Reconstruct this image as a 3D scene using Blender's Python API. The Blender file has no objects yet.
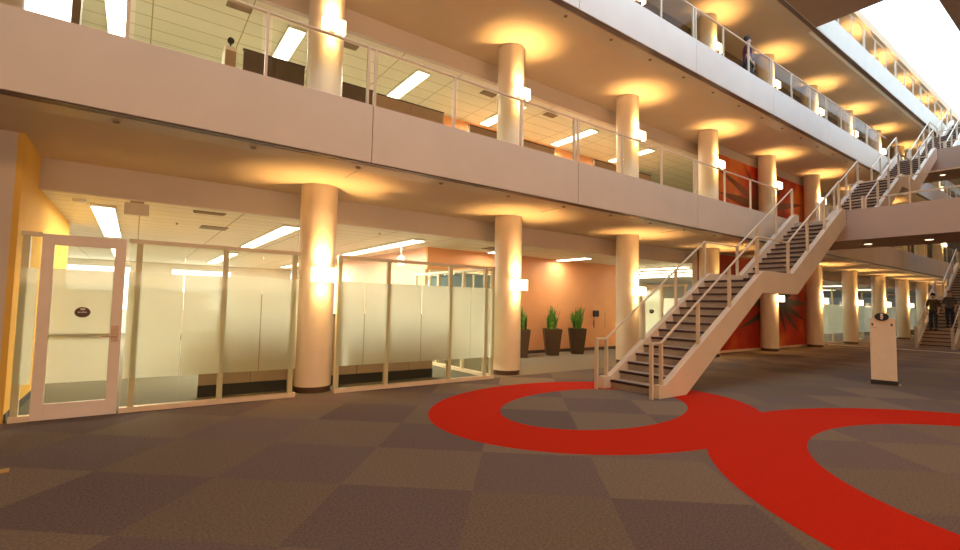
import bpy, bmesh, math, random
from mathutils import Vector, Matrix
random.seed(7)
PI = math.pi
SC = bpy.context.scene
COL = SC.collection

# ------------------------------------------------------------------ camera
YAW, PITCH, ROLL, FPX, EYE = 0.94784, 0.06105, 0.02028, 479.59, 1.5
cd = bpy.data.cameras.new('camera'); cam = bpy.data.objects.new('camera', cd); COL.objects.link(cam)
cy, sy, cp, sp = math.cos(YAW), math.sin(YAW), math.cos(PITCH), math.sin(PITCH)
fw = Vector((cy*cp, sy*cp, sp)); rt = Vector((sy, -cy, 0)); up = rt.cross(fw)
cr, sr = math.cos(ROLL), math.sin(ROLL)
r2 = rt*cr + up*sr; u2 = up*cr - rt*sr
M = Matrix((r2, u2, -fw)).transposed().to_4x4(); M.translation = (0, 0, EYE)
cam.matrix_world = M
cd.sensor_width = 36; cd.lens = FPX/960*36; cd.clip_start = .05; cd.clip_end = 300
SC.camera = cam

# ------------------------------------------------------------------ world, exposure
SC.view_settings.view_transform = 'Standard'; SC.view_settings.look = 'None'
SC.view_settings.gamma = 1; SC.view_settings.use_curve_mapping = False
SC.view_settings.exposure = 0.14
W = bpy.data.worlds.new('sky'); SC.world = W; W.use_nodes = True
wn = W.node_tree.nodes; wl = W.node_tree.links
bg = wn['Background']; SKY = 3.2
tc = wn.new('ShaderNodeTexCoord'); ns = wn.new('ShaderNodeTexNoise'); ns.inputs['Scale'].default_value = 2.5
rp = wn.new('ShaderNodeValToRGB'); rp.color_ramp.elements[0].color = (.50, .72, 1, 1); rp.color_ramp.elements[1].color = (.66, .84, 1, 1)
rp.color_ramp.elements[0].position = .3; rp.color_ramp.elements[1].position = .55
wl.new(tc.outputs['Generated'], ns.inputs['Vector']); wl.new(ns.outputs['Fac'], rp.inputs['Fac']); wl.new(rp.outputs['Color'], bg.inputs['Color'])
bg.inputs['Strength'].default_value = SKY

def area(name, loc, sx, sy_, power, col, rot=(0, 0, 0), spread=PI):
    l = bpy.data.lights.new(name, 'AREA'); l.shape = 'RECTANGLE'; l.size = sx; l.size_y = sy_
    l.energy = power; l.color = col; l.spread = spread
    o = bpy.data.objects.new(name, l); o.location = loc; o.rotation_euler = rot; COL.objects.link(o); return o
# added warm fill under the high near-side ceiling, no fixtures there
WARM = (1, .66, .36)
for k, (x, y, p) in enumerate([(-4, 0, 25), (3, -1, 50), (10, -1.5, 60), (24, -2, 260), (38, -2, 300)]):
    area('hall_fill', (x, y, 11.05), 3, 3, p, WARM if x < 20 else (1, .52, .18))
area('opposite_side_fill', (2, -6, 6.6), 16, 1.0, 370, (1, .61, .34), (math.radians(72), 0, 0))  # added warm fill from across the hall, out of view, without fixtures
area('opposite_side_fill', (2, -6, 2.4), 16, 1.0, 430, (1, .64, .40), (math.radians(95), 0, 0))  # lower added fill for the glass fronts and columns

area('skylight_fill', (14, 2.9, 10.9), 36, .6, 400, (.48, .70, 1), (math.radians(52), 0, 0), math.radians(75))  # added bluish area light that boosts daylight on the balcony fronts
# ------------------------------------------------------------------ materials
MATS = {}
def nodemat(name):
    m = bpy.data.materials.new(name); m.use_nodes = True
    return m, m.node_tree.nodes, m.node_tree.links, m.node_tree.nodes['Principled BSDF']
def mat(name, col, rough=.6, metal=0, var=.06, scale=6, bump=0, spec=.4):
    m, n, l, b = nodemat(name)
    b.inputs['Roughness'].default_value = rough; b.inputs['Metallic'].default_value = metal
    b.inputs['Specular IOR Level'].default_value = spec
    t = n.new('ShaderNodeTexCoord'); z = n.new('ShaderNodeTexNoise'); z.inputs['Scale'].default_value = scale; z.inputs['Detail'].default_value = 4
    r = n.new('ShaderNodeValToRGB')
    r.color_ramp.elements[0].position = .3; r.color_ramp.elements[1].position = .7
    r.color_ramp.elements[0].color = (*[c*(1-var) for c in col], 1); r.color_ramp.elements[1].color = (*[min(1, c*(1+var)) for c in col], 1)
    l.new(t.outputs['Object'], z.inputs['Vector']); l.new(z.outputs['Fac'], r.inputs['Fac']); l.new(r.outputs['Color'], b.inputs['Base Color'])
    if bump:
        bp = n.new('ShaderNodeBump'); bp.inputs['Strength'].default_value = bump; bp.inputs['Distance'].default_value = .01
        z2 = n.new('ShaderNodeTexNoise'); z2.inputs['Scale'].default_value = scale*15
        l.new(t.outputs['Object'], z2.inputs['Vector']); l.new(z2.outputs['Fac'], bp.inputs['Height']); l.new(bp.outputs['Normal'], b.inputs['Normal'])
    MATS[name] = m; return m
def emit(name, col, s):
    m, n, l, b = nodemat(name)
    b.inputs['Base Color'].default_value = (*col, 1); b.inputs['Emission Color'].default_value = (*col, 1); b.inputs['Emission Strength'].default_value = s
    MATS[name] = m; return m
mat('fascia', (.67, .585, .475), .5, var=.03, scale=1.5)
mat('soffit', (.62, .45, .28), .7, var=.03, scale=1.2)
mat('soffit_gloss', (.60, .47, .32), .3, var=.04, scale=1.2, spec=.08)
mat('bulkhead', (.64, .55, .46), .6, var=.03, scale=1.5)
mat('column', (.86, .72, .54), .45, var=.03, scale=2)
mat('band', (.10, .05, .03), .4)
mat('yellow', (.80, .50, .11), .8, spec=.08, var=.04, scale=1.5)
mat('orange', (.84, .38, .15), .55, var=.04, scale=1.5)
mat('peach', (.86, .52, .36), .55, var=.04, scale=1.5)
mat('office_wall', (.85, .81, .70), .6, var=.04, scale=1.5)
mat('dark', (.03, .025, .02), .5)
mat('charcoal', (.07, .06, .055), .6, var=.15)
mat('frame', (.80, .70, .50), .4, var=.03)
mat('sillwood', (.84, .66, .46), .5, var=.04)
mat('door_pink', (.88, .76, .66), .4, var=.03)
mat('steel', (.50, .34, .24), .35, .5, var=.04)
mat('rail_paint', (.68, .56, .40), .35, var=.03, spec=.6)
mat('stringer', (.72, .60, .46), .45, var=.04, scale=2)
mat('tread', (.46, .36, .28), .7, var=.1, scale=20)
mat('nosing', (.055, .022, .018), .6)
mat('tan_panel', (.42, .30, .20), .7, var=.06, scale=4)
mat('brown_panel', (.13, .095, .07), .7, var=.1, scale=4)
mat('pot', (.10, .06, .03), .4, var=.15)
mat('leaf', (.13, .30, .035), .45, var=.5, scale=14)
mat('soil', (.05, .03, .02), .9)
mat('white_metal', (.80, .76, .68), .4, var=.02)
mat('vent_dark', (.22, .17, .11), .6)
mat('umber', (.26, .18, .11), .6, var=.05, scale=1.2)
mat('mural_streak', (.26, .065, .02), .5, var=.45, scale=.9)
mat('bridge', (.50, .38, .31), .6, var=.03, scale=1.5)
mat('hall_brown', (.34, .20, .11), .6, var=.05, scale=1.2)
mat('brass', (.6, .34, .10), .35, .7)
mat('skin', (.55, .33, .22), .55); mat('hair_dark', (.02, .012, .01), .6); mat('hair_red', (.25, .08, .03), .6)
mat('shirt_olive', (.10, .07, .035), .8); mat('shirt_grey', (.13, .10, .08), .8); mat('shirt_plum', (.12, .02, .05), .8)
mat('denim', (.03, .035, .05), .8); mat('shoe', (.02, .02, .02), .5)
mat('green_case', (.10, .16, .12), .5)
emit('lamp_glass', (1, .80, .50), 5.0)
emit('tube', (1, .93, .72), 7.0)
emit('tube_soft', (1, .90, .66), 3.5)
emit('downlight', (1, .80, .52), 3.0)
emit('daylight_window', (.95, .98, 1), 2.4)
emit('screen', (.75, .9, 1), .8)

# carpet: large checker of two pile colours laid on the diagonal
m, n, l, b = nodemat('carpet'); MATS['carpet'] = m
b.inputs['Roughness'].default_value = .95; b.inputs['Specular IOR Level'].default_value = .1
g = n.new('ShaderNodeNewGeometry'); mp = n.new('ShaderNodeMapping'); mp.vector_type = 'TEXTURE'
mp.inputs['Location'].default_value = (2.958, 4.018, -.53); mp.inputs['Rotation'].default_value = (0, 0, math.radians(-40.3)); mp.inputs['Scale'].default_value = (1.09, 1.03, 1.06)
l.new(g.outputs['Position'], mp.inputs['Vector'])
ck = n.new('ShaderNodeTexChecker'); ck.inputs['Scale'].default_value = 1
l.new(mp.outputs['Vector'], ck.inputs['Vector'])
ck.inputs['Color1'].default_value = (.160, .116, .098, 1); ck.inputs['Color2'].default_value = (.200, .148, .104, 1)
fl = n.new('ShaderNodeVectorMath'); fl.operation = 'FLOOR'; l.new(mp.outputs['Vector'], fl.inputs[0])
wh = n.new('ShaderNodeTexWhiteNoise'); wh.noise_dimensions = '2D'; l.new(fl.outputs[0], wh.inputs['Vector'])
nz = n.new('ShaderNodeTexNoise'); nz.inputs['Scale'].default_value = 55; nz.inputs['Detail'].default_value = 6; l.new(g.outputs['Position'], nz.inputs['Vector'])
mr = n.new('ShaderNodeMapRange'); mr.inputs['From Min'].default_value = .3; mr.inputs['From Max'].default_value = .7; mr.inputs['To Min'].default_value = .72; mr.inputs['To Max'].default_value = 1.28
l.new(nz.outputs['Fac'], mr.inputs['Value'])
mr2 = n.new('ShaderNodeMapRange'); mr2.inputs['To Min'].default_value = .85; mr2.inputs['To Max'].default_value = 1.15; l.new(wh.outputs['Value'], mr2.inputs['Value'])
mm = n.new('ShaderNodeMath'); mm.operation = 'MULTIPLY'; l.new(mr.outputs[0], mm.inputs[0]); l.new(mr2.outputs[0], mm.inputs[1])
vm = n.new('ShaderNodeVectorMath'); vm.operation = 'SCALE'; l.new(ck.outputs['Color'], vm.inputs[0]); l.new(mm.outputs[0], vm.inputs['Scale'])
l.new(vm.outputs[0], b.inputs['Base Color'])
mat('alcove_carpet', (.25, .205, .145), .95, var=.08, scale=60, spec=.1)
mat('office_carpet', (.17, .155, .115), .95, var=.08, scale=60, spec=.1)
mat('red_carpet', (.54, .017, .0015), .95, var=.12, scale=70, spec=.1)

# acoustic ceiling tiles
m, n, l, b = nodemat('ceiling_tiles'); MATS['ceiling_tiles'] = m
b.inputs['Roughness'].default_value = .8
g = n.new('ShaderNodeNewGeometry'); bk = n.new('ShaderNodeTexBrick'); bk.offset = 0; bk.offset_frequency = 1
bk.inputs['Scale'].default_value = 1; bk.inputs['Brick Width'].default_value = 1.5; bk.inputs['Row Height'].default_value = .5
bk.inputs['Mortar Size'].default_value = .011; bk.inputs['Color1'].default_value = (.80, .74, .58, 1); bk.inputs['Color2'].default_value = (.83, .77, .61, 1); bk.inputs['Mortar'].default_value = (.42, .34, .2, 1)
l.new(g.outputs['Position'], bk.inputs['Vector']); l.new(bk.outputs['Color'], b.inputs['Base Color'])

# clear glass: fresnel mix of clear and mirror
def fres(n, l, ior):      # mirror share of the outer faces only, none on leaving the pane
    f = n.new('ShaderNodeFresnel'); f.inputs['IOR'].default_value = ior
    g = n.new('ShaderNodeNewGeometry'); iv = n.new('ShaderNodeMath'); iv.operation = 'SUBTRACT'; iv.inputs[0].default_value = 1; l.new(g.outputs['Backfacing'], iv.inputs[1])
    mu_ = n.new('ShaderNodeMath'); mu_.operation = 'MULTIPLY'; l.new(f.outputs[0], mu_.inputs[0]); l.new(iv.outputs[0], mu_.inputs[1]); return mu_.outputs[0]
def glass(name, tint, refl=1.45, gloss=.02):
    m, n, l, b = nodemat(name); n.remove(b); out = n['Material Output']
    t = n.new('ShaderNodeBsdfTransparent'); t.inputs['Color'].default_value = (*tint, 1)
    gl = n.new('ShaderNodeBsdfGlossy'); gl.inputs['Roughness'].default_value = gloss
    f = fres(n, l, refl)
    mx = n.new('ShaderNodeMixShader'); l.new(f, mx.inputs[0]); l.new(t.outputs[0], mx.inputs[1]); l.new(gl.outputs[0], mx.inputs[2]); l.new(mx.outputs[0], out.inputs['Surface'])
    MATS[name] = m
glass('glass', (.94, .96, .91), 1.14)
def frost(name, col, clear=.12):
    m, n, l, b = nodemat(name); n.remove(b); out = n['Material Output']
    tr = n.new('ShaderNodeBsdfTranslucent'); tr.inputs['Color'].default_value = (*col, 1)
    df = n.new('ShaderNodeBsdfDiffuse'); df.inputs['Color'].default_value = (*col, 1)
    ts = n.new('ShaderNodeBsdfTransparent'); ts.inputs['Color'].default_value = (*col, 1)
    a = n.new('ShaderNodeMixShader'); a.inputs[0].default_value = .35; l.new(tr.outputs[0], a.inputs[1]); l.new(df.outputs[0], a.inputs[2])
    c = n.new('ShaderNodeMixShader'); c.inputs[0].default_value = clear; l.new(a.outputs[0], c.inputs[1]); l.new(ts.outputs[0], c.inputs[2])
    gl = n.new('ShaderNodeBsdfGlossy'); gl.inputs['Roughness'].default_value = .05
    f = fres(n, l, 1.4)
    d = n.new('ShaderNodeMixShader'); l.new(f, d.inputs[0]); l.new(c.outputs[0], d.inputs[1]); l.new(gl.outputs[0], d.inputs[2]); l.new(d.outputs[0], out.inputs['Surface'])
    MATS[name] = m
frost('frost', (.97, .99, .93), .22)

# painted mural ground: reds drifting to orange and dark
m, n, l, b = nodemat('mural_paint'); MATS['mural_paint'] = m
g = n.new('ShaderNodeNewGeometry'); z = n.new('ShaderNodeTexNoise'); z.inputs['Scale'].default_value = .55; z.inputs['Detail'].default_value = 2
r = n.new('ShaderNodeValToRGB'); e = r.color_ramp.elements
e[0].position = .36; e[0].color = (.36, .02, .008, 1); e[1].position = .66; e[1].color = (.85, .22, .03, 1)
x_ = e.new(.52); x_.color = (.62, .045, .012, 1)
l.new(g.outputs['Position'], z.inputs['Vector']); l.new(z.outputs['Fac'], r.inputs['Fac']); l.new(r.outputs['Color'], b.inputs['Base Color']); b.inputs['Roughness'].default_value = .5
mat('mural_leaf', (.075, .055, .03), .5, var=.35, scale=1.2)

# ------------------------------------------------------------------ geometry helpers
class MB:
    def __init__(s): s.bm = bmesh.new()
    def box(s, x0, x1, y0, y1, z0, z1):
        v = [s.bm.verts.new(p) for p in ((x0,y0,z0),(x1,y0,z0),(x1,y1,z0),(x0,y1,z0),(x0,y0,z1),(x1,y0,z1),(x1,y1,z1),(x0,y1,z1))]
        for f in ((0,3,2,1),(4,5,6,7),(0,1,5,4),(1,2,6,5),(2,3,7,6),(3,0,4,7)): s.bm.faces.new([v[i] for i in f])
        return s
    def prism_y(s, pts, y0, y1):      # polygon in XZ pushed along Y
        a = [s.bm.verts.new((x, y0, z)) for x, z in pts]; c = [s.bm.verts.new((x, y1, z)) for x, z in pts]; k = len(pts)
        s.bm.faces.new(a); s.bm.faces.new(c[::-1])
        for i in range(k): s.bm.faces.new((a[i], c[i], c[(i+1) % k], a[(i+1) % k]))
        return s
    def lathe(s, prof, seg=48, cx=0, cy=0):
        rings = [[s.bm.verts.new((cx+r*math.cos(2*PI*i/seg), cy+r*math.sin(2*PI*i/seg), z)) for i in range(seg)] for r, z in prof]
        for a, c in zip(rings, rings[1:]):
            for i in range(seg): s.bm.faces.new((a[i], a[(i+1) % seg], c[(i+1) % seg], c[i]))
        s.bm.faces.new(rings[0][::-1]); s.bm.faces.new(rings[-1]); return s
    def tube(s, pts, r, seg=8, ry=None):
        ry = ry or r; pts = [Vector(p) for p in pts]; rings = []
        for i, p in enumerate(pts):
            d = ((pts[i]-pts[i-1]).normalized() if i else Vector()) + ((pts[i+1]-pts[i]).normalized() if i < len(pts)-1 else Vector())
            d.normalize(); side = d.cross(Vector((0, 0, 1)));
            if side.length < 1e-3: side = Vector((1, 0, 0))
            side.normalize(); u = side.cross(d)
            rings.append([s.bm.verts.new(p + side*math.cos(2*PI*k/seg)*r + u*math.sin(2*PI*k/seg)*ry) for k in range(seg)])
        for a, c in zip(rings, rings[1:]):
            for i in range(seg): s.bm.faces.new((a[i], a[(i+1) % seg], c[(i+1) % seg], c[i]))
        s.bm.faces.new(rings[0][::-1]); s.bm.faces.new(rings[-1]); return s
    def build(s, name, mt, parent=None, smooth=False, bevel=0, off=(0, 0, 0)):
        bmesh.ops.recalc_face_normals(s.bm, faces=s.bm.faces)
        me = bpy.data.meshes.new(name)
        if any(off): bmesh.ops.translate(s.bm, verts=s.bm.verts, vec=[-c for c in off])
        s.bm.to_mesh(me); s.bm.free()
        me.materials.append(MATS[mt])
        if smooth:
            for p in me.polygons: p.use_smooth = True
        o = bpy.data.objects.new(name, me); COL.objects.link(o)
        if parent: o.parent = parent
        if bevel:
            bv = o.modifiers.new('bevel', 'BEVEL'); bv.width = bevel; bv.segments = 2; bv.limit_method = 'ANGLE'
        if smooth:
            try: me.set_sharp_from_angle(angle=math.radians(40))
            except Exception: pass
        return o
def empty(name, loc=(0, 0, 0), rz=0):
    o = bpy.data.objects.new(name, None); COL.objects.link(o); o.location = loc; o.rotation_euler = (0, 0, rz); return o
def tag(o, label=None, cat=None, group=None, kind=None):
    if label: o['label'] = label
    if cat: o['category'] = cat
    if group: o['group'] = group
    if kind: o['kind'] = kind
    return o
def copy_tree(o, parent=None):
    c = o.copy(); COL.objects.link(c)
    if parent: c.parent = parent
    for ch in list(o.children): copy_tree(ch, c)
    return c
def struct(name, mb, mt, label=None, parent=None, **k):
    o = mb.build(name, mt, parent, **k)
    if not parent: tag(o, label, None, None, 'structure')
    return o
ORD = ['first', 'second', 'third', 'fourth', 'fifth', 'sixth', 'seventh', 'eighth', 'ninth', 'tenth', 'eleventh', 'twelfth', 'thirteenth', 'fourteenth', 'fifteenth']

# ------------------------------------------------------------------ dimensions found from the photograph
CX0, CS, CYY, CR = 2.4954, 4.1811, 8.24, .30          # column row
FY = 6.27                                             # face of the balcony fronts
LV = {1: (0, 3.45), 2: (4.02, 7.30), 3: (7.90, 11.2), 4: (11.8, 15.1)}   # floor, soffit
XE = 62                                               # far end
BK = 9.05                                             # bulkhead line
# ------------------------------------------------------------------ structure
struct('floor', MB().box(-12, XE, -9, 28, -.3, 0), 'carpet', 'carpeted hall floor in a diagonal checker of two browns')
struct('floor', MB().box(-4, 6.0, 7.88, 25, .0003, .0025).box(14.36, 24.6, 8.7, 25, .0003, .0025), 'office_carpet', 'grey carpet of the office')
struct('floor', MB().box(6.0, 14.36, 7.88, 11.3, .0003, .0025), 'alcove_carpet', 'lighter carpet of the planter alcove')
# slabs: gallery part (smooth soffit) and office part (tile ceiling)
for lvl, z1, zt, zc in ((1, 3.45, 4.02, 3.02), (2, 7.30, 7.90, 6.90), (3, 11.2, 11.8, 10.8)):
    struct('ceiling', MB().box(-12, XE, FY+.12, BK, z1, zt), 'soffit', 'smooth soffit under balcony level %d' % (lvl+1))
    struct('ceiling', MB().box(-12, XE, BK+.12, 28, zc, zt), 'ceiling_tiles', 'tiled office ceiling of level %d' % lvl)
    struct('wall_bulkhead', MB().box(-12, XE, BK, BK+.12, zc-.02, zt), 'bulkhead', 'dropped bulkhead behind the columns of level %d' % lvl)
struct('ceiling', MB().box(-12, XE, 7.3, 28, 15.1, 15.5), 'soffit', 'topmost roof soffit above the fourth level')
# balcony fronts made of panels with joints at each column bay
for k, (z0, z1) in enumerate(((3.45, 4.27), (7.30, 8.15), (11.2, 12.12))):
    mb = MB()
    x = CX0 - 4*CS + .1
    while x < XE:
        mb.box(x+.006, min(x+CS, XE)-.006, FY, FY+.10, z0, z1); x += CS
    struct('wall_balcony', mb, 'fascia', 'solid panelled balcony front of level %d' % (k+2))
    struct('trim_%d' % (k+1), MB().box(-12, XE, FY+.10, FY+.12, z0+.002, z1-.01), 'band', 'dark backing behind balcony front joints, level %d' % (k+2))
    # soffit edge: dark groove, then a light metal strip
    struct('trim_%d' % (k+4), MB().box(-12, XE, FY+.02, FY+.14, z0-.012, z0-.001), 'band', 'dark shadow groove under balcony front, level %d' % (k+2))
    struct('trim_%d' % (k+7), MB().box(-12, XE, FY+.17, FY+.50, z0-.006, z0-.001), 'soffit_gloss', 'glossy metal strip along the soffit edge, level %d' % (k+2))
struct('trim_12', MB().box(18.5, XE, FY+.15, FY+.26, 11.15, 11.187), 'white_metal', 'pale metal strip along the soffit edge near the skylight')
mb = MB()
for k in range(-1, 8): mb.box(CX0+.1+CS*k-.005, CX0+.1+CS*k+.005, FY+.15, 7.3, 3.4425, 3.4495)
struct('trim_13', mb, 'tan_panel', 'thin control joints in the lowest soffit')
# left wall: painted return and its front face
struct('wall_left', MB().box(-1.23, -1.17, 7.841, 13.1, 0, 3.45), 'yellow', 'yellow side wall at the left end beside the glass door')
struct('wall_pier', MB().box(-12, -1.23, 7.84, 8.1, 0, 3.45), 'bulkhead', 'pinkish beige wall front at the far left')
struct('baseboard_left', MB().box(-1.17, -1.155, 7.87, 13.1, 0, .1), 'charcoal', 'dark baseboard of the yellow wall')
struct('wall_office_left', MB().box(-4, -3.9, 13.1, 28, 0, 3.02).box(-4, -1.2, 13.1, 13.2, 0, 3.02), 'office_wall', 'office side wall beyond the yellow wall')
# office behind the glass
struct('wall_office_back', MB().box(-12, 6.3, 25, 25.2, 0, 1.0).box(-12, 6.3, 25, 25.2, 2.75, 3.02)
       .box(-12, -3.2, 25, 25.2, 1, 2.75).box(-.2, 1.3, 25, 25.2, 1, 2.75).box(3.6, 6.3, 25, 25.2, 1, 2.75), 'office_wall', 'back wall of the ground floor office')
struct('window_1', MB().box(-3.2, -.2, 25.1, 25.15, 1, 2.75), 'daylight_window', 'bright office window on the left')
struct('window_2', MB().box(1.3, 3.6, 25.1, 25.15, 1, 2.75), 'daylight_window', 'bright office window on the right')
struct('wall_office_right', MB().box(6.36, 6.46, 11.40, 25, 0, 3.02), 'peach', 'peach office wall running back from the glass')
# orange alcove wall, glazed at its left end
struct('wall_alcove', MB().box(6.36, 9.1, 11.30, 11.40, 2.42, 3.02).box(9.1, 14.3, 11.30, 11.40, 0, 3.02), 'orange', 'orange alcove wall behind the planters')
struct('baseboard_alcove', MB().box(9.1, 14.3, 11.285, 11.30, 0, .1), 'band', 'dark baseboard under the orange wall')
struct('wall_mural', MB().box(15.0, 24.6, 8.62, 8.80, 0, 3.02).box(15.0, 24.6, BK-.43, BK-.01, 3.02, 3.44), 'bulkhead', 'wall carrying the ground floor mural')
struct('wall_mural_upper', MB().box(15.4, 24.6, 8.62, 8.80, 4.02, 7.29), 'bulkhead', 'wall carrying the second level mural')
struct('trim_10', MB().box(15.0, 24.6, 8.60, 8.62, 0, .08), 'sillwood', 'pale skirting under the mural')
struct('wall_mural_end', MB().box(24.6, 25.2, 8.60, 8.8, 0, 3.44), 'orange', 'narrow orange wall end past the mural')
# backs of rooms on the upper levels, far end and near side enclosure
struct('wall_upper_back', MB().box(-12, XE, 24, 24.2, 4.02, 6.9), 'office_wall', 'far wall of the upper offices')
struct('wall_third_level', MB().box(-12, XE, 8.9, 9.04, 7.9, 11.19).box(-12, XE, 9.6, 9.7, 11.8, 15.09), 'umber', 'brown wall behind the columns of the upper levels')
struct('wall_upper_orange', MB().box(6.7, 15.4, 11.6, 11.7, 4.02, 6.9), 'orange', 'orange wall in the second level office')
struct('wall_upper_left', MB().box(-12, -1.3, 9.3, 9.42, 4.02, 6.9), 'bulkhead', 'beige wall at the upper left')
struct('wall_far', MB().box(XE, XE+.2, -9, 28, 0, 15.5), 'bulkhead', 'far end wall of the hall')
struct('wall_near', MB().box(-12.2, -12, -9, 28, 0, 15.5), 'bulkhead', 'near end wall')
struct('wall_right', MB().box(-12, XE, -9.2, -9, 0, 15.5), 'bulkhead', 'wall across the hall on the right')
struct('wall_alcove_side', MB().box(14.3, 14.4, 11.4, 25, 0, 3.02), 'office_wall', 'side wall of the room behind the staircase')
struct('wall_room_back', MB().box(14.4, 30, 18, 18.1, 0, 3.02), 'office_wall', 'back wall of the room behind the staircase')
# atrium roof on level four: near deck and the crossing deck
struct('ceiling', MB().box(15.7, XE, -9, 3.42, 11.2, 11.8).box(-12, 15.7, -9, 2.9, 11.2, 11.8).box(-12, 2.5, 2.9, FY, 11.2, 11.8), 'hall_brown', 'brown high ceiling over the near side of the hall')
struct('ceiling', MB().box(15.7, 18.47, 3.42, FY, 11.2, 11.8), 'hall_brown', 'brown underside of the topmost crossing deck')

struct('trim_11', MB().box(25.7, 25.82, 2.5, 8.55, .0005, .012), 'sillwood', 'pale strip across the far floor')  # thin pale box laid across the floor
# red carpet figure
def ring_obj():
    mb = MB(); bm = mb.bm
    def ell(cx, cy_, a, b_, t, k): 
        u, v = a*math.cos(k), b_*math.sin(k); c, s = math.cos(t), math.sin(t); return (cx+u*c-v*s, cy_+u*s+v*c)
    def ring(o, i, z, n=160):
        O = [ell(*o, 2*PI*k/n) for k in range(n)]; I = [ell(*i, 2*PI*k/n) for k in range(n)]
        z *= .3; vo = [bm.verts.new((*p, z)) for p in O]; vi = [bm.verts.new((*p, z)) for p in I]
        wo = [bm.verts.new((*p, .0003)) for p in O]; wi = [bm.verts.new((*p, .0003)) for p in I]
        for k in range(n):
            j = (k+1) % n
            bm.faces.new((vo[k], vo[j], vi[j], vi[k])); bm.faces.new((wo[k], wo[j], vo[j], vo[k])); bm.faces.new((vi[k], vi[j], wi[j], wi[k])); bm.faces.new((wi[k], wi[j], wo[j], wo[k]))
    ring((5.749, 4.905, 2.695, 2.127, .067), (5.80, 4.954, 1.752, 1.163, .144), .004)
    ring((7.069, -.34, 3.741, 3.741, 0), (7.065, -.197, 2.628, 2.628, 0), .006)
    return mb
o = ring_obj().build('red_carpet', 'red_carpet'); tag(o, 'bright red carpet inlay of two joined rings on the brown floor', 'carpet')

# ------------------------------------------------------------------ glass fronts of the ground floor office
GY = 7.85
def glass_front(root, x0, x1, mull, seams, end_frames, y=GY, top=2.27, z_f=(.44, 1.83)):
    """frame, mullions, panes with frosted film; x runs between x0 and x1"""
    MB().box(x0, x1, y-.05, y+.05, 0, .07).build('sill', 'sillwood', root, bevel=.004)
    MB().box(x0, x1, y-.04, y+.04, top-.055, top).build('head_rail', 'frame', root, bevel=.004)
    for xm in mull: MB().box(xm-.035, xm+.035, y-.035, y+.035, .07, top-.055).build('mullion', 'frame', root, bevel=.003)
    xs = sorted(set([x0+.01, x1-.01] + list(seams)))
    for a, c in zip(xs, xs[1:]):
        MB().box(a+.003, c-.003, y-.052, y-.044, .07, top-.055).build('pane', 'glass', root)
        MB().box(a+.006, c-.006, y-.0438, y-.0418, z_f[0], z_f[1]).build('frosted_film', 'frost', root)
w = tag(empty('window_3'), 'frosted glass partition left of the nearest column', None, None, 'structure')
glass_front(w, -.09, 2.11, (.03, 1.06, 2.03), (.55, 1.06, 1.56), None)
w = tag(empty('window_4'), 'small fixed glass light left of the glass door', None, None, 'structure')
glass_front(w, -1.13, -.94, (-1.08,), (), None)
w = tag(empty('window_5'), 'frosted glass partition between the two nearest columns', None, None, 'structure')
glass_front(w, 2.72, 6.00, (2.76, 3.64, 4.94, 5.78, 5.96), (3.2, 3.64, 4.30, 4.94, 5.40), None)
# return of the glass front into the alcove (runs along Y)
w = tag(empty('window_6', (6.02, 7.9, 0), PI/2), 'glass return running back beside the orange alcove', None, None, 'structure')
glass_front(w, 0, 3.4, (1.1, 2.2, 3.35), (1.1, 2.2), None, y=0)
w = tag(empty('window_7'), 'glazed office front under the orange wall', None, None, 'structure')
glass_front(w, 6.46, 9.1, (6.5, 7.1, 7.9, 8.6, 9.06), (7.1, 7.9, 8.6), None, y=11.35, top=2.42)
w = tag(empty('window_8', (14.36, 8.6, 0), PI/2), 'frosted glass front behind the main staircase', None, None, 'structure')
glass_front(w, 0, 2.7, (.05, .9, 1.8, 2.65), (.9, 1.8), None, y=0)
w = tag(empty('window_9'), 'long frosted glass front beyond the mural', None, None, 'structure')
glass_front(w, 25.2, 50, [25.3+2.09*k for k in range(12)], [25.3+2.09*k for k in range(1, 12)], None, y=8.9, top=2.6)

# door: pink painted frame with tall glass
d = tag(empty('door_1', (-.935, GY-.06, 0)), 'pink framed glass door with a brown roundel', None, None, 'structure')
DW, DH = .82, 2.25
MB().box(0, .115, -.025, .025, .01, DH).box(DW-.115, DW, -.025, .025, .01, DH).box(.115, DW-.115, -.025, .025, .01, .20).box(.115, DW-.115, -.025, .025, DH-.13, DH).build('door_leaf', 'door_pink', d, bevel=.004)
MB().box(.115, DW-.115, -.006, .006, .20, DH-.13).build('pane', 'glass', d)
MB().box(.115, DW-.115, .0065, .008, .44, 1.83).build('frosted_film', 'frost', d)
MB().box(DW-.1, DW-.03, -.034, -.0255, .93, 1.13).build('lock_plate', 'steel', d, bevel=.003)
MB().tube([(DW-.06, -.04, 1.0), (DW-.06, -.07, 1.0), (DW-.2, -.075, 1.0)], .011).build('door_handle', 'steel', d, smooth=True)
MB().box(.11, DW-.1, .03, .075, 1.0, 1.045).build('push_bar', 'steel', d, bevel=.006)
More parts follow.
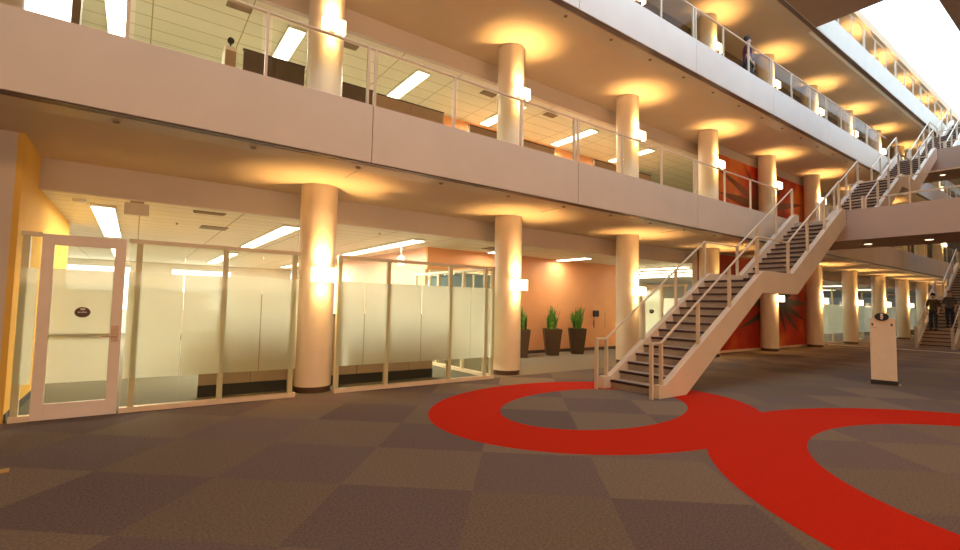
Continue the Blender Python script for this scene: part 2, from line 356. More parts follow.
def roundel(parent, x, y, z, r=.07):
    mb = MB(); mb.lathe([(r, -.003), (r, .003)], 32); 
    bmesh.ops.rotate(mb.bm, verts=mb.bm.verts, cent=(0, 0, 0), matrix=Matrix.Rotation(PI/2, 3, 'X')); bmesh.ops.scale(mb.bm, vec=(1.12, 1, .92), verts=mb.bm.verts); bmesh.ops.translate(mb.bm, verts=mb.bm.verts, vec=(x, y, z))
    p = mb.build('roundel', 'band', parent)
    mb = MB(); mb.lathe([(r*.28, -.002), (r*.28, .002)], 16); bmesh.ops.rotate(mb.bm, verts=mb.bm.verts, cent=(0, 0, 0), matrix=Matrix.Rotation(PI/2, 3, 'X')); bmesh.ops.scale(mb.bm, vec=(1.4, 1, .6), verts=mb.bm.verts); bmesh.ops.translate(mb.bm, verts=mb.bm.verts, vec=(x, y-.005, z+r*.55))
    mb.build('emblem', 'white_metal', p)
    mb = MB()
    for i in range(7): mb.box(x-r*.62+i*r*.18, x-r*.62+i*r*.18+r*.11, y-.0055, y-.0035, z-.008, z+.008+.004*(i in (0, 4)))
    mb.build('lettering', 'white_metal', p)
    return p
roundel(d, DW/2+.01, -.012, 1.30)
d2 = tag(empty('door_2', (14.30, 10.3, 0), -PI/2), 'glass door behind the staircase with a dark roundel', None, None, 'structure')
MB().box(0, .09, -.02, .02, .01, 2.2).box(.80, .89, -.02, .02, .01, 2.2).box(.09, .8, -.02, .02, .01, .15).box(.09, .8, -.02, .02, 2.1, 2.2).build('door_leaf', 'frame', d2, bevel=.003)
MB().box(.09, .8, -.004, .004, .15, 2.1).build('pane', 'frost', d2)
roundel(d2, .45, -.012, 1.38, .08)

# ------------------------------------------------------------------ columns and sconces
def make_column(z0, z1, band):
    r = empty('round_column', (0, 0, z0))
    h = z1-z0
    MB().lathe([(CR, band), (CR, h-.002)], 56).build('shaft', 'column', r, smooth=True)
    if band > .01: MB().lathe([(CR-.012, 0), (CR-.012, band)], 56).build('base_band', 'band', r, smooth=True)
    return r
def make_sconce():
    r = empty('wall_sconce')
    MB().box(-.05, .05, -.03, .03, -.07, .07).build('back_plate', 'steel', r)
    # open box shade of glowing glass: front, sides, two thin caps left open in the middle
    mb = MB(); w_, d_, h_ = .185, .13, .115
    mb.box(-w_, w_, -d_, -d_+.012, -h_, h_); mb.box(-w_, -w_+.012, -d_+.012, .0, -h_, h_); mb.box(w_-.012, w_, -d_+.012, .0, -h_, h_)
    mb.box(-w_+.012, w_-.012, -d_+.012, -.095, -h_, -h_+.008)
    mb.build('lamp_shade', 'lamp_glass', r)
    return r
def spot(name, loc, upw, power, size=1.75):
    l = bpy.data.lights.new(name, 'SPOT'); l.energy = power; l.color = (1, .63, .24); l.spot_size = size; l.spot_blend = .8; l.shadow_soft_size = .05
    o = bpy.data.objects.new(name, l); o.location = loc; o.rotation_euler = (PI, 0, 0) if upw else (0, 0, 0); COL.objects.link(o); return o
FLN = {1: 'ground floor', 2: 'second level', 3: 'third level', 4: 'topmost level'}
SZ = {1: 1.93, 2: 6.14, 3: 10.0, 4: 13.7}
RNG = {1: (1, 13), 2: (1, 12), 3: (3, 12), 4: (6, 12)}
PUP, PDN = 270, 100; UPK = {1: 1, 2: .8, 3: .7, 4: 1}
sc0 = None
for lv in (1, 2, 3, 4):
    z0, z1 = LV[lv]; c0 = None
    for i, n_ in enumerate(range(*RNG[lv])):
        x = CX0 + CS*(n_-1)
        if not (lv == 3 and n_ == 3):
            if c0 is None: c = c0 = make_column(z0, z1, .10 if lv == 1 else .0)
            else: c = copy_tree(c0)
            c.location = (x, CYY, z0)
            k = i - (1 if lv == 3 else 0)
            tag(c, 'round cream column on the %s, %s counted from the left' % (FLN[lv], ORD[k]), 'column', 'columns of the %s' % FLN[lv])
        if sc0 is None: s = sc0 = make_sconce()
        else: s = copy_tree(sc0)
        s.location = (x, CYY-CR-.031, SZ[lv])
        tag(s, 'glowing box sconce on the %s, %s lamp counted from the left' % (FLN[lv], ORD[i]), 'wall lamp', 'sconces on the columns of the %s' % FLN[lv])
        spot('sconce_uplight', (x, CYY-CR-.095, SZ[lv]+.03), True, PUP*UPK[lv])
        spot('sconce_downlight', (x, CYY-CR-.085, SZ[lv]-.03), False, PDN*UPK[lv])

# ------------------------------------------------------------------ balcony railings
def railing(level, z0, zr, x0, x1, label, gap=None, panes=True):
    r = empty('balcony_railing', (x0, FY+.05, z0))
    segs = [(x0, x1)] if not gap else [(x0, gap[0]), (gap[1], x1)]
    for a, b_ in segs:
        MB().box(a-x0, b_-x0, -.022, .022, zr-z0-.024, zr-z0).build('handrail', 'rail_paint', r, bevel=.005)
    x = CX0 + .08 - CS*4; k = 0; first = fg = None
    while x < x1:
        for j, dx in enumerate((0, CS/3, 2*CS/3)):
            for e_ in ((-.055, .055) if j == 0 else (0,)):
                px = x+dx+e_
                if px < x0 or px > x1 or (gap and gap[0]+.03 < px < gap[1]-.03): continue
                if first is None:
                    first = MB().box(-.016, .016, -.022, .022, 0, zr-z0-.024).build('post', 'rail_paint', r)
                    p = first
                else: p = first.copy(); COL.objects.link(p); p.parent = r
                p.location = (px-x0, 0, 0)
            a, b_ = x+dx+.06, x+dx+CS/3-.06
            if not panes or a < x0 or b_ > x1 or (gap and b_ > gap[0] and a < gap[1]): continue
            if fg is None:
                fg = MB().box(0, CS/3-.12, -.005, .005, .04, zr-z0-.06).build('glass_panel', 'glass', r); q = fg
            else: q = fg.copy(); COL.objects.link(q); q.parent = r
            q.location = (a-x0, 0, 0)
        x += CS
    tag(r, label, 'railing')
railing(2, 4.27, 5.12, -6, 50, 'white metal railing with glass on the lowest balcony', (15.4, 18.2))
railing(3, 8.15, 9.0, 5, 50, 'white metal railing with glass on the middle balcony', (25.9, 28.6))
railing(4, 12.12, 13.0, 17, 50, 'white metal railing on the topmost balcony against the sky', None, False)

# ------------------------------------------------------------------ staircases
NY, FYY = 4.80, 5.95
def make_stair():
    r = empty('staircase', (7.05, (NY+FYY)/2, 0)); off = (7.05, (NY+FYY)/2, 0)
    prof = [(7.08, 0.002), (7.08, .22), (7.28, .22), (10.80, 2.33), (12.28, 2.35), (15.50, 4.30), (15.74, 4.30), (15.74, 3.88), (12.52, 1.88), (10.78, 1.86), (7.88, 0.002)]
    for yy in (NY, FYY):
        MB().prism_y(prof, yy-.06, yy+.06).build('stringer', 'stringer', r, off=off, bevel=.004)
    # closed underside between the stringers
    und = [(7.95, .03), (10.80, 1.90), (12.50, 1.92), (15.72, 3.90), (15.72, 3.98), (12.45, 2.0), (10.78, 1.98), (7.95, .12)]
    MB().prism_y(und, NY+.06, FYY-.06).build('underside', 'stringer', r, off=off)
    def flight(x, z, n_, run, rise):
        for i in range(n_):
            zt = z + rise*(i+1); xf = x + run*i
            t = MB().box(xf, xf+run+.02, NY+.06, FYY-.06, zt-.034, zt).box(xf+.01, xf+.03, NY+.06, FYY-.06, zt-rise, zt-.035).build('tread', 'tread', r, off=off)
            MB().box(xf-.022, xf+.01, NY+.065, FYY-.065, zt-.042, zt+.002).build('nosing', 'nosing', t)
            bpy.context.view_layer.update() if False else None
            t.children[0].data.transform(Matrix.Translation([-c for c in off]))
    flight(7.28, 0, 14, .2515, 2.14/14)
    flight(12.36, 2.14, 12, .2575, 1.88/13)
    MB().box(10.75, 12.38, NY+.06, FYY-.06, 2.02, 2.14).build('landing', 'tread', r, off=off)
    MB().box(15.42, 15.74, NY+.06, FYY-.06, 3.92, 4.02).build('top_step', 'tread', r, off=off)
    for yy in (NY, FYY):
        pts = [(6.93, .91), (7.22, .91), (10.66, 3.05), (12.18, 3.07), (15.46, 5.05)]
        MB().tube([(x, yy, z) for x, z in pts], .021, 8).build('handrail', 'rail_paint', r, smooth=True, off=off)
        def ztop(x):
            for (a, za), (b_, zb) in zip(pts, pts[1:]):
                if a <= x <= b_: return za+(zb-za)*(x-a)/(b_-a)
            return pts[-1][1]
        def zbot(x):
            if x < 7.1: return 0.002
            q = prof[1:7]
            for (a, za), (b_, zb) in zip(q, q[1:]):
                if a <= x <= b_: return za+(zb-za)*(x-a)/(b_-a)
            return 4.3
        for x in (6.95, 7.22, 8.36, 9.50, 10.66, 12.18, 13.28, 14.38, 15.44):
            MB().box(x-.022, x+.022, yy-.028, yy+.028, zbot(x)-.01 if x > 7.1 else 0.002, ztop(x)-.01).build('post', 'rail_paint', r, off=off)
    return r
st = make_stair(); tag(st, 'main beige staircase rising from the red carpet rings', 'staircase')
PX, PZ = 10.35, 3.88
s2 = copy_tree(st); s2.location.x += PX; s2.location.z += 4.02-.0; tag(s2, 'second staircase climbing from the footbridge to the third level', 'staircase'); s2.location.z = 4.02; s2.scale.z = 3.88/4.02
s3 = copy_tree(st); s3.location.x += 2*PX; s3.location.z = 7.90; tag(s3, 'highest staircase beneath the skylight at the upper right', 'staircase')
s4 = copy_tree(st); s4.location.x += 2*PX; tag(s4, 'distant ground staircase with two people at the right edge', 'staircase')
for s in (s2, s3, s4): s['group'] = None; del s['group']

# ------------------------------------------------------------------ footbridges
def bridge(x0, x1, z0, zt, y0, label, floor):
    r = empty('footbridge', (x0, y0, z0)); off = (x0, y0, z0)
    yj = FY - .01
    # front parapet leaves the stair width open
    MB().box(x0+.001, x0+.10, y0, NY-.07, z0, zt).build('parapet', 'bridge', r, off=off)
    MB().box(x0+.001, x0+.10, NY-.07, FYY+.07, z0, floor-.001).build('parapet', 'bridge', r, off=off)
    MB().box(x1-.10, x1, y0, NY-.37, z0, zt).build('parapet', 'bridge', r, off=off)
    MB().box(x0+.10, x1-.10, y0, yj, z0, floor-.02).build('deck', 'hall_brown', r, off=off)
    MB().box(x0+.10, x1-.10, y0, yj, floor-.02, floor).build('deck_carpet', 'tread', r, off=off)
    for xx in (x0+.05, x1-.05):
        ye = NY-.1 if xx < x0+1 else NY-.4
        for zz in (zt+.73, zt+.28): MB().box(xx-.02, xx+.02, y0, ye, zz-.025, zz).build('handrail', 'rail_paint', r, off=off)
        y = ye-.03
        while y > y0:
            MB().box(xx-.018, xx+.018, y-.03, y, zt, zt+.71).build('post', 'rail_paint', r, off=off); y -= 1.25
    tag(r, label, 'footbridge')
bridge(15.75, 18.10, 3.45, 4.27, -8.98, 'beige footbridge joining the main staircase landing, right side', 4.02)
bridge(26.10, 28.50, 7.30, 8.15, -8.98, 'upper beige footbridge beneath the skylight at the right', 7.90)
for x, y, z in [(16.95, 4.6, 3.45), (16.95, 3.3, 3.45), (16.95, 2.0, 3.45), (27.2, 4.8, 7.30), (27.2, 3.4, 7.3)]:
    r = empty('downlight', (x, y, z-.012))
    MB().lathe([(.085, 0), (.085, .011)], 24).build('lamp_lens', 'downlight', r); MB().lathe([(.105, .004), (.105, .0115)], 24).build('trim_ring', 'white_metal', r)
    tag(r, 'round recessed downlight under the %s footbridge, %s' % ('lower' if z < 5 else 'upper', 'nearest the stairs' if y > 4.5 else 'next one out from the stairs' if y > 3 else 'farthest from the stairs'), 'ceiling light', 'downlights under the %s footbridge' % ('lower' if z < 5 else 'upper'))

# small fittings in the soffit edge
f0 = None
for lv, zs, xs in ((2, 3.438, range(-1, 14)), (3, 7.288, range(4, 18))):
    for q_, k in enumerate(xs):
        if f0 is None:
            f0 = empty('downlight'); MB().lathe([(.03, -.02), (.035, 0)], 16).build('lamp_lens', 'vent_dark', f0); s = f0
            MB().lathe([(.045, -.006), (.045, -.001)], 16).build('trim_ring', 'steel', f0)
        else: s = copy_tree(f0)
        s.location = (1.13+1.394*k, 6.58, zs)
        tag(s, 'tiny recessed spot under the %s balcony edge, %s from the left' % ('lowest' if lv == 2 else 'middle', ORD[q_]), 'ceiling spot', 'tiny spots under the %s balcony edge' % ('lowest' if lv == 2 else 'middle'))

# ------------------------------------------------------------------ office ceiling lights
def tube_light(x, y0, y1, z, label, group, power, w=.30):
    r = empty('ceiling_light', (x, (y0+y1)/2, z)); L = (y1-y0)/2
    MB().box(-w/2-.02, w/2+.02, -L-.02, L+.02, -.05, -.001).build('housing', 'white_metal', r, bevel=.005)
    MB().box(-w/2, w/2, -L, L, -.062, -.0505).build('diffuser', 'tube', r)
    tag(r, label, 'ceiling light', group)
    area('office_light', (x, (y0+y1)/2, z-.075), w, 2*L, power, (1, .93, .77))
G1 = 'ceiling lights of the ground floor office'; G2 = 'ceiling lights of the second level office'
P1 = 320
for i, x in enumerate((-.50, 2.5, 5.38)):
    tube_light(x, 10, 14.7, 3.02, 'long office ceiling light on the ground floor, %s from the left, near row' % ORD[i], G1, (50, P1*.8, 110)[i])
    tube_light(x, 17.2, 22.5, 3.02, 'long office ceiling light on the ground floor, %s from the left, back row' % ORD[i], G1, P1)
tube_light(11.2, 9.95, 11.15, 3.02, 'short ceiling light over the planters in the alcove', None, 26)
tube_light(8.25, 9.9, 10.9, 3.02, 'short ceiling light just right of the second column', None, 30)
tube_light(8.0, 13, 17, 3.02, 'long ceiling light behind the orange wall', None, 90)
for k in range(4):
    tube_light(16+1.4*k, 9.6, 15, 3.02, 'long light in the room behind the staircase, %s nearest' % ORD[k], 'ceiling lights behind the staircase', 150)
for k, x in enumerate((27, 33, 39)):
    tube_light(x, 10, 14, 3.02, 'ceiling light in the far glazed room, %s from the left' % ORD[k], 'ceiling lights of the far glazed room', 90)
for i, x in enumerate((-.55, 2.35, 5.2, 8.2, 11.1, 14.0)):
    tube_light(x, 9.65, 11.35 if i else 12.1, 6.90, 'long office ceiling light on the second level, %s from the left' % ORD[i], G2, 58)
for x in (20, 26, 32, 38): area('office_light', (x, 10.5 if x > 25 else 12, 6.8), .3, 2, 25, (1, .85, .58))
# vents, detectors and sprinklers
def vent(x, y, z, label, sx=.42, sy_=.22):
    r = empty('ceiling_vent', (x, y, z)); MB().box(-sx/2, sx/2, -sy_/2, sy_/2, -.012, -.001).build('grille_frame', 'vent_dark', r)
    mb = MB()
    for k in range(5): mb.box(-sx/2+.02, sx/2-.02, -sy_/2+.02+k*.04, -sy_/2+.035+k*.04, -.02, -.0125)
    mb.build('louvre', 'tan_panel', r); tag(r, label, 'vent')
vent(1.3, 9.6, 6.90, 'dark ceiling vent at the upper left of the second level office'); vent(3.38, 9.65, 6.90, 'dark ceiling vent just right of the first second level column')
vent(7.1, 9.68, 6.90, 'dark ceiling vent left of the second column upstairs'); vent(9.3, 9.7, 6.90, 'dark ceiling vent between second and third upstairs columns')
vent(1.3, 11.6, 3.02, 'flat ceiling vent over the left glass partition', .5, .5); vent(8.0, 10.3, 3.02, 'flat ceiling vent left of the planters', .8, .5)
vent(1.0, 9.6, 3.02, 'narrow ceiling vent above the glass door', .5, .15)
r = empty('smoke_detector', (-.78, 9.75, 3.02)); MB().lathe([(.06, -.055), (.09, -.03), (.09, -.001)], 24).build('detector_body', 'white_metal', r, smooth=True); tag(r, 'round smoke detector on the ceiling near the yellow wall', 'smoke detector')
for x, y, w_ in ((.78, 9.6, 'above the left partition'), (.62, 11.4, 'deeper behind the left partition'), (4.3, 9.8, 'above the middle partition'), (8.1, 9.6, 'near the planters')):
    r = empty('sprinkler', (x, y, 3.02)); MB().lathe([(.03, -.035), (.012, -.03), (.012, -.006), (.035, -.001)], 12).build('sprinkler_head', 'vent_dark', r); tag(r, 'tiny dark sprinkler head in the tile ceiling '+w_, 'sprinkler', 'sprinkler heads')
r = empty('hanging_sign', (-.04, 9.32, 2.90)); MB().box(-.16, .16, -.02, .02, -.1, .09).build('sign_panel', 'bulkhead', r, bevel=.004); MB().box(-.09, .09, -.015, .015, .09, .119).build('mount', 'steel', r); tag(r, 'blank beige sign box hanging from the ceiling over the door', 'hanging sign')
r = empty('pendant_lamp', (5.43, 11.0, 3.02)); MB().tube([(0, 0, 0), (0, 0, -.33)], .008).build('cord', 'white_metal', r)
MB().lathe([(.09, -.57), (.09, -.44)], 24).build('lamp_shade', 'lamp_glass', r, smooth=True); MB().lathe([(.095, -.44), (.095, -.40), (.05, -.33)], 24).build('canopy', 'white_metal', r, smooth=True)
tag(r, 'small cylindrical pendant lamp hanging behind the glass partition', 'pendant lamp')

# ------------------------------------------------------------------ office furniture
def cubicle(name, x0, x1, y, h, z, mt, label, cat='partition', n_=2, group=None, th=.06, kick='dark'):
    r = empty(name, (x0, y, z)); w_ = (x1-x0)/n_
    for k in range(n_):
        MB().box(k*w_+.004, (k+1)*w_-.004, 0, th, .18, h).build('panel', mt, r, bevel=.004)
    MB().box(0, x1-x0, .005, th-.005, 0, .18).build('kick_base', kick, r)
    MB().box(-.01, x1-x0+.01, -.005, th+.005, h, h+.025).build('top_rail', 'charcoal', r)
    tag(r, label, cat, group)
cubicle('office_partition', .85, 2.3, 8.45, 1.25, 0, 'tan_panel', 'tan workstation screen behind the left glass partition', n_=2)
cubicle('office_partition', 2.85, 5.0, 8.55, 1.25, 0, 'tan_panel', 'tan workstation screen behind the middle glass partition', n_=4)
cubicle('office_partition', .1, .62, 11.2, 1.3, 0, 'office_wall', 'pale screen deeper in the office behind the door', n_=1)
cubicle('office_partition', 7.0, 8.6, 13.2, 1.2, 0, 'brown_panel', 'dark screen behind the glazing under the orange wall', n_=2)
for k, (a, c) in enumerate(((-2.5, -.6), (.6, 2.3), (3.2, 5.2))):
    cubicle('office_partition', a, c, 20+.4*k, 1.7, 0, 'brown_panel' if k != 1 else 'tan_panel', 'screen far back in the office, %s from the left' % ORD[k], n_=2, group='screens far back in the office')
# second level
cubicle('office_partition', 1.40, 2.50, 9.55, 2.08, 4.02, 'brown_panel', 'dark brown office screen upstairs left of the first column', n_=2)
cubicle('office_partition', 3.05, 3.95, 9.60, 2.02, 4.02, 'brown_panel', 'dark brown office screen upstairs right of the first column', n_=1)
cubicle('office_partition', 4.02, 5.75, 9.62, 2.0, 4.02, 'tan_panel', 'tan office screen upstairs between first and second columns', n_=2)
cubicle('office_partition', 6.60, 9.55, 9.75, 1.95, 4.02, 'tan_panel', 'long tan office screen upstairs right of the second column', n_=3)
cubicle('office_partition', 11.3, 14.2, 9.8, 2.0, 4.02, 'tan_panel', 'long tan office screen upstairs right of the third column', n_=3)
r = empty('office_cabinet', (1.10, 9.58, 4.02)); MB().box(0, .19, 0, .4, 0, 2.08).build('body', 'office_wall', r, bevel=.005); MB().box(.01, .18, -.01, -.001, .1, 2.0).build('door', 'tan_panel', r); tag(r, 'narrow upright cabinet upstairs at the left with a fan on top', 'cabinet')
r = empty('desk_fan', (1.19, 9.62, 6.10)); MB().lathe([(.05, 0), (.012, .015), (.012, .09)], 16).build('stand', 'dark', r); MB().tube([(0, -.03, .12), (0, .03, .12)], .055, 16).build('fan_head', 'dark', r); tag(r, 'small dark desk fan on the upstairs cabinet', 'fan')
def monitor(x, y, z, label, mt='screen'):
    r = empty('computer_monitor', (x, y, z)); MB().box(-.2, .2, 0, .03, .08, .36).build('casing', 'dark', r, bevel=.005); MB().box(-.185, .185, -.004, -.001, .095, .345).build('screen', mt, r); MB().box(-.07, .07, -.04, .07, 0, .01).box(-.02, .02, .03, .05, .01, .2).build('stand', 'dark', r); tag(r, label, 'monitor')
def desk(x, y, z, label, h=1.75):
    r = empty('high_cabinet', (x, y, z)); MB().box(-.5, .5, 0, .4, 0, h).build('body', 'office_wall', r, bevel=.005); MB().box(-.48, 0-.01, -.012, -.001, .05, h-.05).build('door', 'frame', r); MB().box(.01, .48, -.012, -.001, .05, h-.05).build('door', 'frame', r); tag(r, label, 'cabinet')
desk(7.2+.2, 10.6, 4.02, 'white cabinet upstairs just left of the second column', 1.85); monitor(7.4, 10.7, 5.87, 'small screen standing on the white cabinet upstairs', 'green_case')
desk(11.6, 11.0, 4.02, 'white cabinet upstairs just left of the third column', 1.75); monitor(11.6, 11.1, 5.77, 'small screen on the cabinet left of the third upstairs column', 'green_case')
struct('window_10', MB().box(-1.25, -.78, 9.34, 9.36, 5.0, 6.9), 'daylight_window', 'bright strip window at the very top left') if False else None
struct('wall_upper_post', MB().box(-.98, -.88, 9.2, 9.42, 4.02, 6.9), 'vent_dark', 'brown upright post at the upper left')
struct('window_10', MB().box(-1.50, -.98, 9.28, 9.295, 4.3, 6.5), 'daylight_window', 'bright window at the upper left')

# ------------------------------------------------------------------ planters
def planter(x, y, seed, label):
    random.seed(seed); r = empty('planter', (x, y, 0), random.uniform(-.05, .05)+.78*0)
    mb = MB(); bm = mb.bm; b0, t0, h = .18, .27, .80
    rings = [(b0, 0), (t0, h), (t0-.03, h), (t0-.045, h-.06)]
    R_ = [[bm.verts.new((sx*q, sy_*q, z)) for sx, sy_ in ((-1, -1), (1, -1), (1, 1), (-1, 1))] for q, z in rings]
    for a, c in zip(R_, R_[1:]):
        for i in range(4): bm.faces.new((a[i], a[(i+1) % 4], c[(i+1) % 4], c[i]))
    bm.faces.new(R_[0][::-1]); bm.faces.new(R_[-1])
    p = mb.build('pot', 'pot', r, bevel=.006)
    p.rotation_euler.z = math.radians(-38)
    MB().lathe([(.19, h-.058), (.22, h-.03)], 16).build('soil', 'soil', r)
    mb = MB(); bm = mb.bm
    for k in range(34):
        a = random.uniform(0, 2*PI); q = random.uniform(.0, .15); H = random.uniform(.42, .80)*(1.05-q*1.4); lean = random.uniform(.0, .18)*(.4+q*4)
        wd = random.uniform(.03, .05); base = Vector((q*math.cos(a), q*math.sin(a), h-.04)); dr = Vector((math.cos(a+random.uniform(-.5, .5)), math.sin(a+random.uniform(-.5, .5)), 0)); sd = Vector((-dr.y, dr.x, 0)); tw = random.uniform(-1, 1)
        prev = None; N = 7
        for i in range(N+1):
            t = i/N; ww = wd*(.55+1.1*t*(1-t)*2)*(1-t**4)+.001
            c = base + dr*(lean*t*t) + Vector((0, 0, H*t)); s_ = (sd*math.cos(tw*t)+dr*math.sin(tw*t))*ww
            row = [bm.verts.new(c-s_), bm.verts.new(c+dr*.006), bm.verts.new(c+s_)]
            if prev:
                bm.faces.new((prev[0], prev[1], row[1], row[0])); bm.faces.new((prev[1], prev[2], row[2], row[1]))
            prev = row
    mb.build('leaves', 'leaf', r); tag(r, label, 'potted plant', 'planters against the orange wall')
planter(9.14, 10.62, 1, 'tall dark tapered planter with snake plant, nearest the second column')
planter(10.42, 10.66, 2, 'middle dark tapered planter with snake plant by the orange wall')
planter(11.54, 10.68, 3, 'dark tapered planter with snake plant, right one of three')
r = empty('wall_telephone', (13.1, 11.298, 1.15)); MB().box(-.12, .12, -.09, -.001, 0, .22).build('body', 'dark', r, bevel=.02)
MB().tube([(-.15, -.13, .02), (-.17, -.15, .1), (-.15, -.13, .2)], .03).build('handset', 'charcoal', r, smooth=True); MB().tube([(-.1, -.05, 0), (-.13, -.04, -.2), (-.09, -.04, -.38), (-.08, -.03, -.1)], .008).build('cord', 'dark', r)
tag(r, 'black wall telephone on the orange wall right of the planters', 'telephone')
r = empty('door_frame_outline', (13.62, 11.298, .75)); MB().box(-.01, .01, -.012, -.001, 0, .55).build('rod', 'steel', r); tag(r, 'thin vertical metal strip beside the wall telephone', 'wall strip'); r.name = 'wall_strip'

# ------------------------------------------------------------------ murals
def leafburst(cx, cz, y, leaves, parent, mt='mural_leaf'):
    for k, (ang, ln, wd) in enumerate(leaves):
        a = math.radians(ang); dx, dz = math.cos(a), math.sin(a); nx, nz_ = -dz, dx; pts = []
        for i in range(13):
            t = i/12; pts.append((cx+dx*ln*t+nx*wd*math.sin(PI*t**.8), cz+dz*ln*t+nz_*wd*math.sin(PI*t**.8)))
        for i in range(11, 0, -1):
            t = i/12; pts.append((cx+dx*ln*t-nx*wd*math.sin(PI*t**.8)*.7, cz+dz*ln*t-nz_*wd*math.sin(PI*t**.8)*.7))
        MB().prism_y(pts, y-.0015*(k+1), y-.001*(k+1)+.0005).build('painted_leaf', mt, parent)
mu = empty('mural', (15.0, 8.615, 0)); MB().box(0, 9.6, -.012, 0, .085, 3.4).build('painted_ground', 'mural_paint', mu)
leafburst(20.9-15.0, 1.8, -.013, [(0, 2.6, .17), (22, 1.9, .18), (-16, 2.5, .16), (-34, 2.2, .15), (-65, 1.3, .13), (180, 3.1, .20), (197, 3.4, .15), (160, 2.8, .2), (215, 1.6, .14), (48, 1.3, .16), (100, 1.2, .16), (135, 1.5, .2)], mu)
tag(mu, 'red ground floor mural with dark starburst leaves behind the staircase', 'mural')
mu = empty('mural', (15.4, 8.615, 4.02)); MB().box(0, 9.2, -.012, 0, .02, 2.93).build('painted_ground', 'mural_paint', mu)
leafburst(19.9-15.4, 1.45, -.013, [(165, 3.8, .16), (178, 3.6, .20), (-18, 2.8, .16), (10, 3.5, .16), (140, 2.3, .14), (205, 2.8, .15), (35, 1.9, .14)], mu, 'mural_streak')
tag(mu, 'orange and red second level mural with long dark streaks', 'mural')

# ------------------------------------------------------------------ sign pedestal, floor plate
r = empty('information_stand', (12.8, 3.27, 0), math.radians(90-14)*-1)
MB().box(-.21, .21, -.05, .05, .09, 1.38).build('panel', 'sillwood', r, bevel=.004)
MB().box(-.22, .22, -.06, .06, .004, .09).build('base', 'dark', r, bevel=.004)
for s_ in (-.24, .24): MB().lathe([(.03, 0), (.025, .03)], 12, cx=s_, cy=0).build('foot', 'steel', r)
mb = MB(); mb.lathe([(.10, -.012), (.10, .012)], 32); bmesh.ops.rotate(mb.bm, verts=mb.bm.verts, cent=(0, 0, 0), matrix=Matrix.Rotation(PI/2, 3, 'X')); bmesh.ops.scale(mb.bm, vec=(1.15, 1, .85), verts=mb.bm.verts); bmesh.ops.translate(mb.bm, verts=mb.bm.verts, vec=(-.01, -.066, 1.41))
p = mb.build('roundel', 'dark', r)
mb = MB(); 
mb.box(-.03, .01, -.082, -.079, 1.435, 1.475); mb.box(-.035, .015, -.082, -.079, 1.395, 1.425); mb.box(-.03, .01, -.082, -.079, 1.36, 1.385); mb.build('emblem', 'white_metal', p)
mb = MB(); mb.box(-.18, -.15, -.054, -.0505, 1.22, 1.27); mb.box(.13, .16, -.054, -.0505, 1.22, 1.27); mb.build('arrow_mark', 'dark', r)
mb = MB(); 
for k in range(5): mb.box(-.18+.02*k, -.167+.02*k, -.053, -.0505, 1.17, 1.182)
mb.build('lettering', 'tan_panel', r)
tag(r, 'free standing beige sign panel with a dark oval on top', 'sign')
r = empty('floor_outlet', (-.95, 5.72, 0), .1); MB().box(-.16, .16, -.06, .06, .0005, .008).build('plate', 'brass', r, bevel=.002); MB().box(-.05, .05, -.03, .03, .008, .011).build('lid', 'steel', r); tag(r, 'brass floor outlet plate in the carpet at the left edge', 'floor outlet')

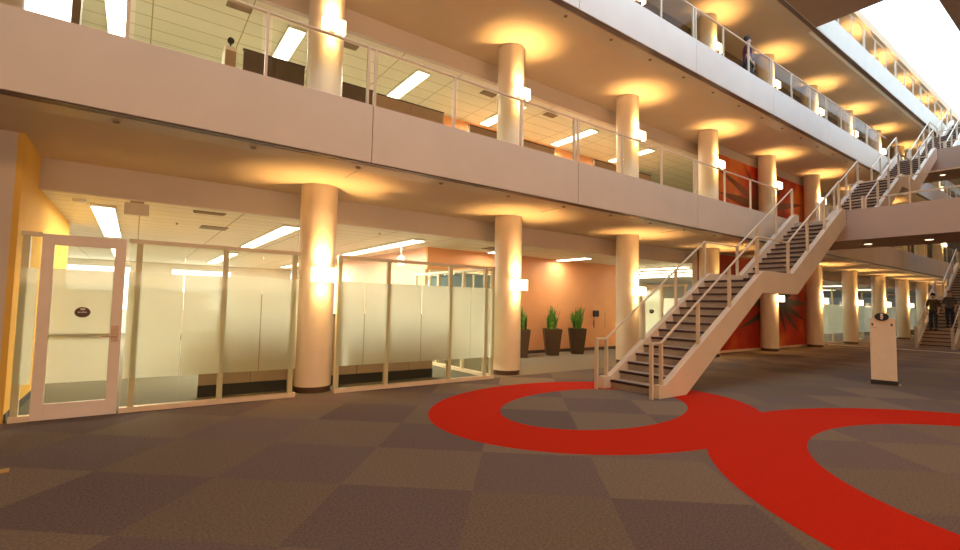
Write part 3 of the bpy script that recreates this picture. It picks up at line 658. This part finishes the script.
# ------------------------------------------------------------------ people
def skinmesh(name, verts, edges, rad, mt, parent, root=0):
    me = bpy.data.meshes.new(name); me.from_pydata([Vector(v) for v in verts], edges, []); me.materials.append(MATS[mt])
    o = bpy.data.objects.new(name, me); COL.objects.link(o); o.parent = parent
    o.modifiers.new('skin', 'SKIN')
    if not me.skin_vertices: bpy.context.view_layer.objects.active = o; 
    if me.skin_vertices:
        sv = me.skin_vertices[0].data
        for i, q in enumerate(rad):
            sv[i].radius = q if isinstance(q, tuple) else (q, q)
        sv[root].use_root = True
    s_ = o.modifiers.new('sub', 'SUBSURF'); s_.levels = 2; s_.render_levels = 2
    return o
def person(loc, rz, shirt, hair, label, step=.34, arm=0.0, female=False):
    r = empty('person', loc, rz)
    # faces -Y; one foot a step lower in front
    J = {'pel': (0, 0, .95), 'wst': (0, 0, 1.08), 'chs': (0, .01, 1.30), 'nb': (0, .01, 1.46), 'nk': (0, 0, 1.53), 'hd': (0, -.015, 1.62), 'hc': (0, -.01, 1.72),
         'hl': (.09, 0, .90), 'kl': (.10, -.12, .50), 'al': (.10, -.14, .08), 'tl': (.10, -.28, .03),
         'hr': (-.09, 0, .90), 'kr': (-.10, -.06, .50), 'ar': (-.10, .06, .08+.0), 'tr': (-.10, -.08, .03),
         'sl': (.18, .01, 1.41), 'el': (.23, .03, 1.13), 'wl': (.20, -.12-arm, .92+arm*.8), 'sr': (-.18, .01, 1.41), 'er': (-.23, .03, 1.13), 'wr': (-.20, -.10, .90)}
    K = list(J); I = {k: i for i, k in enumerate(K)}; V = [J[k] for k in K]
    E_ = [('pel', 'wst'), ('wst', 'chs'), ('chs', 'nb'), ('nb', 'nk'), ('nk', 'hd'), ('hd', 'hc'), ('pel', 'hl'), ('hl', 'kl'), ('kl', 'al'), ('al', 'tl'), ('pel', 'hr'), ('hr', 'kr'), ('kr', 'ar'), ('ar', 'tr'), ('nb', 'sl'), ('sl', 'el'), ('el', 'wl'), ('nb', 'sr'), ('sr', 'er'), ('er', 'wr')]
    E_ = [(I[a], I[b_]) for a, b_ in E_]
    R_ = dict(pel=.12, wst=.115, chs=.13, nb=.08, nk=.052, hd=.085, hc=.075, hl=.085, kl=.058, al=.04, tl=.03, hr=.085, kr=.058, ar=.04, tr=.03, sl=.055, el=.04, wl=.028, sr=.055, er=.04, wr=.028)
    # hands: palm and five fingers
    rad = [R_[k] for k in K]
    for w_, sx in (('wl', 1), ('wr', -1)):
        base = Vector(J[w_]); pm = base+Vector((0, -.04, -.07)); V.append(pm); rad.append(.03); pi_ = len(V)-1; E_.append((I[w_], pi_))
        for f in range(4):
            q1 = pm+Vector((sx*(-.024+.016*f), -.015, -.05)); q2 = q1+Vector((0, .012, -.035+.004*abs(f-1.5)))
            V += [q1, q2]; rad += [.009, .008]; E_ += [(pi_, len(V)-2), (len(V)-2, len(V)-1)]
        q1 = pm+Vector((-sx*.035, -.02, -.015)); q2 = q1+Vector((-sx*.008, -.01, -.03)); V += [q1, q2]; rad += [.010, .009]; E_ += [(pi_, len(V)-2), (len(V)-2, len(V)-1)]
    skinmesh('body', V, E_, rad, 'skin', r)
    def sub(names, ed, rr, nm, mt):
        ii = {k: i for i, k in enumerate(names)}
        return skinmesh(nm, [J[k] for k in names], [(ii[a], ii[b_]) for a, b_ in ed], rr, mt, r)
    sub(['wst', 'pel', 'chs', 'nb', 'sl', 'el', 'sr', 'er'], [('wst', 'pel'), ('wst', 'chs'), ('chs', 'nb'), ('nb', 'sl'), ('sl', 'el'), ('nb', 'sr'), ('sr', 'er')], [.145, .15, .16, .10, .075, .058, .075, .058], 'shirt', shirt)
    sub(['pel', 'hl', 'kl', 'al', 'hr', 'kr', 'ar'], [('pel', 'hl'), ('hl', 'kl'), ('kl', 'al'), ('pel', 'hr'), ('hr', 'kr'), ('kr', 'ar')], [.14, .105, .078, .06, .105, .078, .06], 'trousers', 'denim')
    for a in ('l', 'r'):
        t_, k_ = Vector(J['t'+a]), Vector(J['a'+a]); mb = MB(); mb.tube([k_+Vector((0, .06, -.045)), k_+Vector((0, 0, -.03)), t_+Vector((0, -.03, .01))], .048, 10, .038); mb.build('shoe', 'shoe', r, smooth=True)
    mb = MB(); mb.lathe([(.03, 1.50 if female else 1.60), (.088, 1.56 if female else 1.66), (.094, 1.72), (.078, 1.785), (.03, 1.81)], 20, 0, .02); h_ = mb.build('hair', hair, r, smooth=True)
    for s_ in (-.032, .032): MB().lathe([(.004, 1.66), (.011, 1.668), (.004, 1.676)], 10, s_, -.098).build('eye', 'dark', r)
    MB().prism_y([(-.015, 1.625), (.015, 1.625), (0, 1.665)], -.118, -.088).build('nose', 'skin', r); MB().box(-.025, .025, -.1, -.085, 1.592, 1.60).build('mouth', 'shirt_plum', r)
    tag(r, label, 'person'); return r
SX = 7.05+2*PX
def tread_z(i): return 2.14/14*(i+1)
p1 = person((SX+.23+.2515*4+.14, 5.62, tread_z(4)), -PI/2, 'shirt_olive', 'hair_dark', 'person in olive top walking down the distant staircase, left one')
p2 = person((SX+.23+.2515*5+.14, 5.12, tread_z(5)), -PI/2, 'shirt_grey', 'hair_red', 'person in grey top on the distant staircase, right one')
p1.scale = (.92,)*3; p2.scale = (.90,)*3
person((14.55, 6.72, 7.90), .5, 'shirt_plum', 'hair_dark', 'person in plum top standing behind the middle balcony railing')
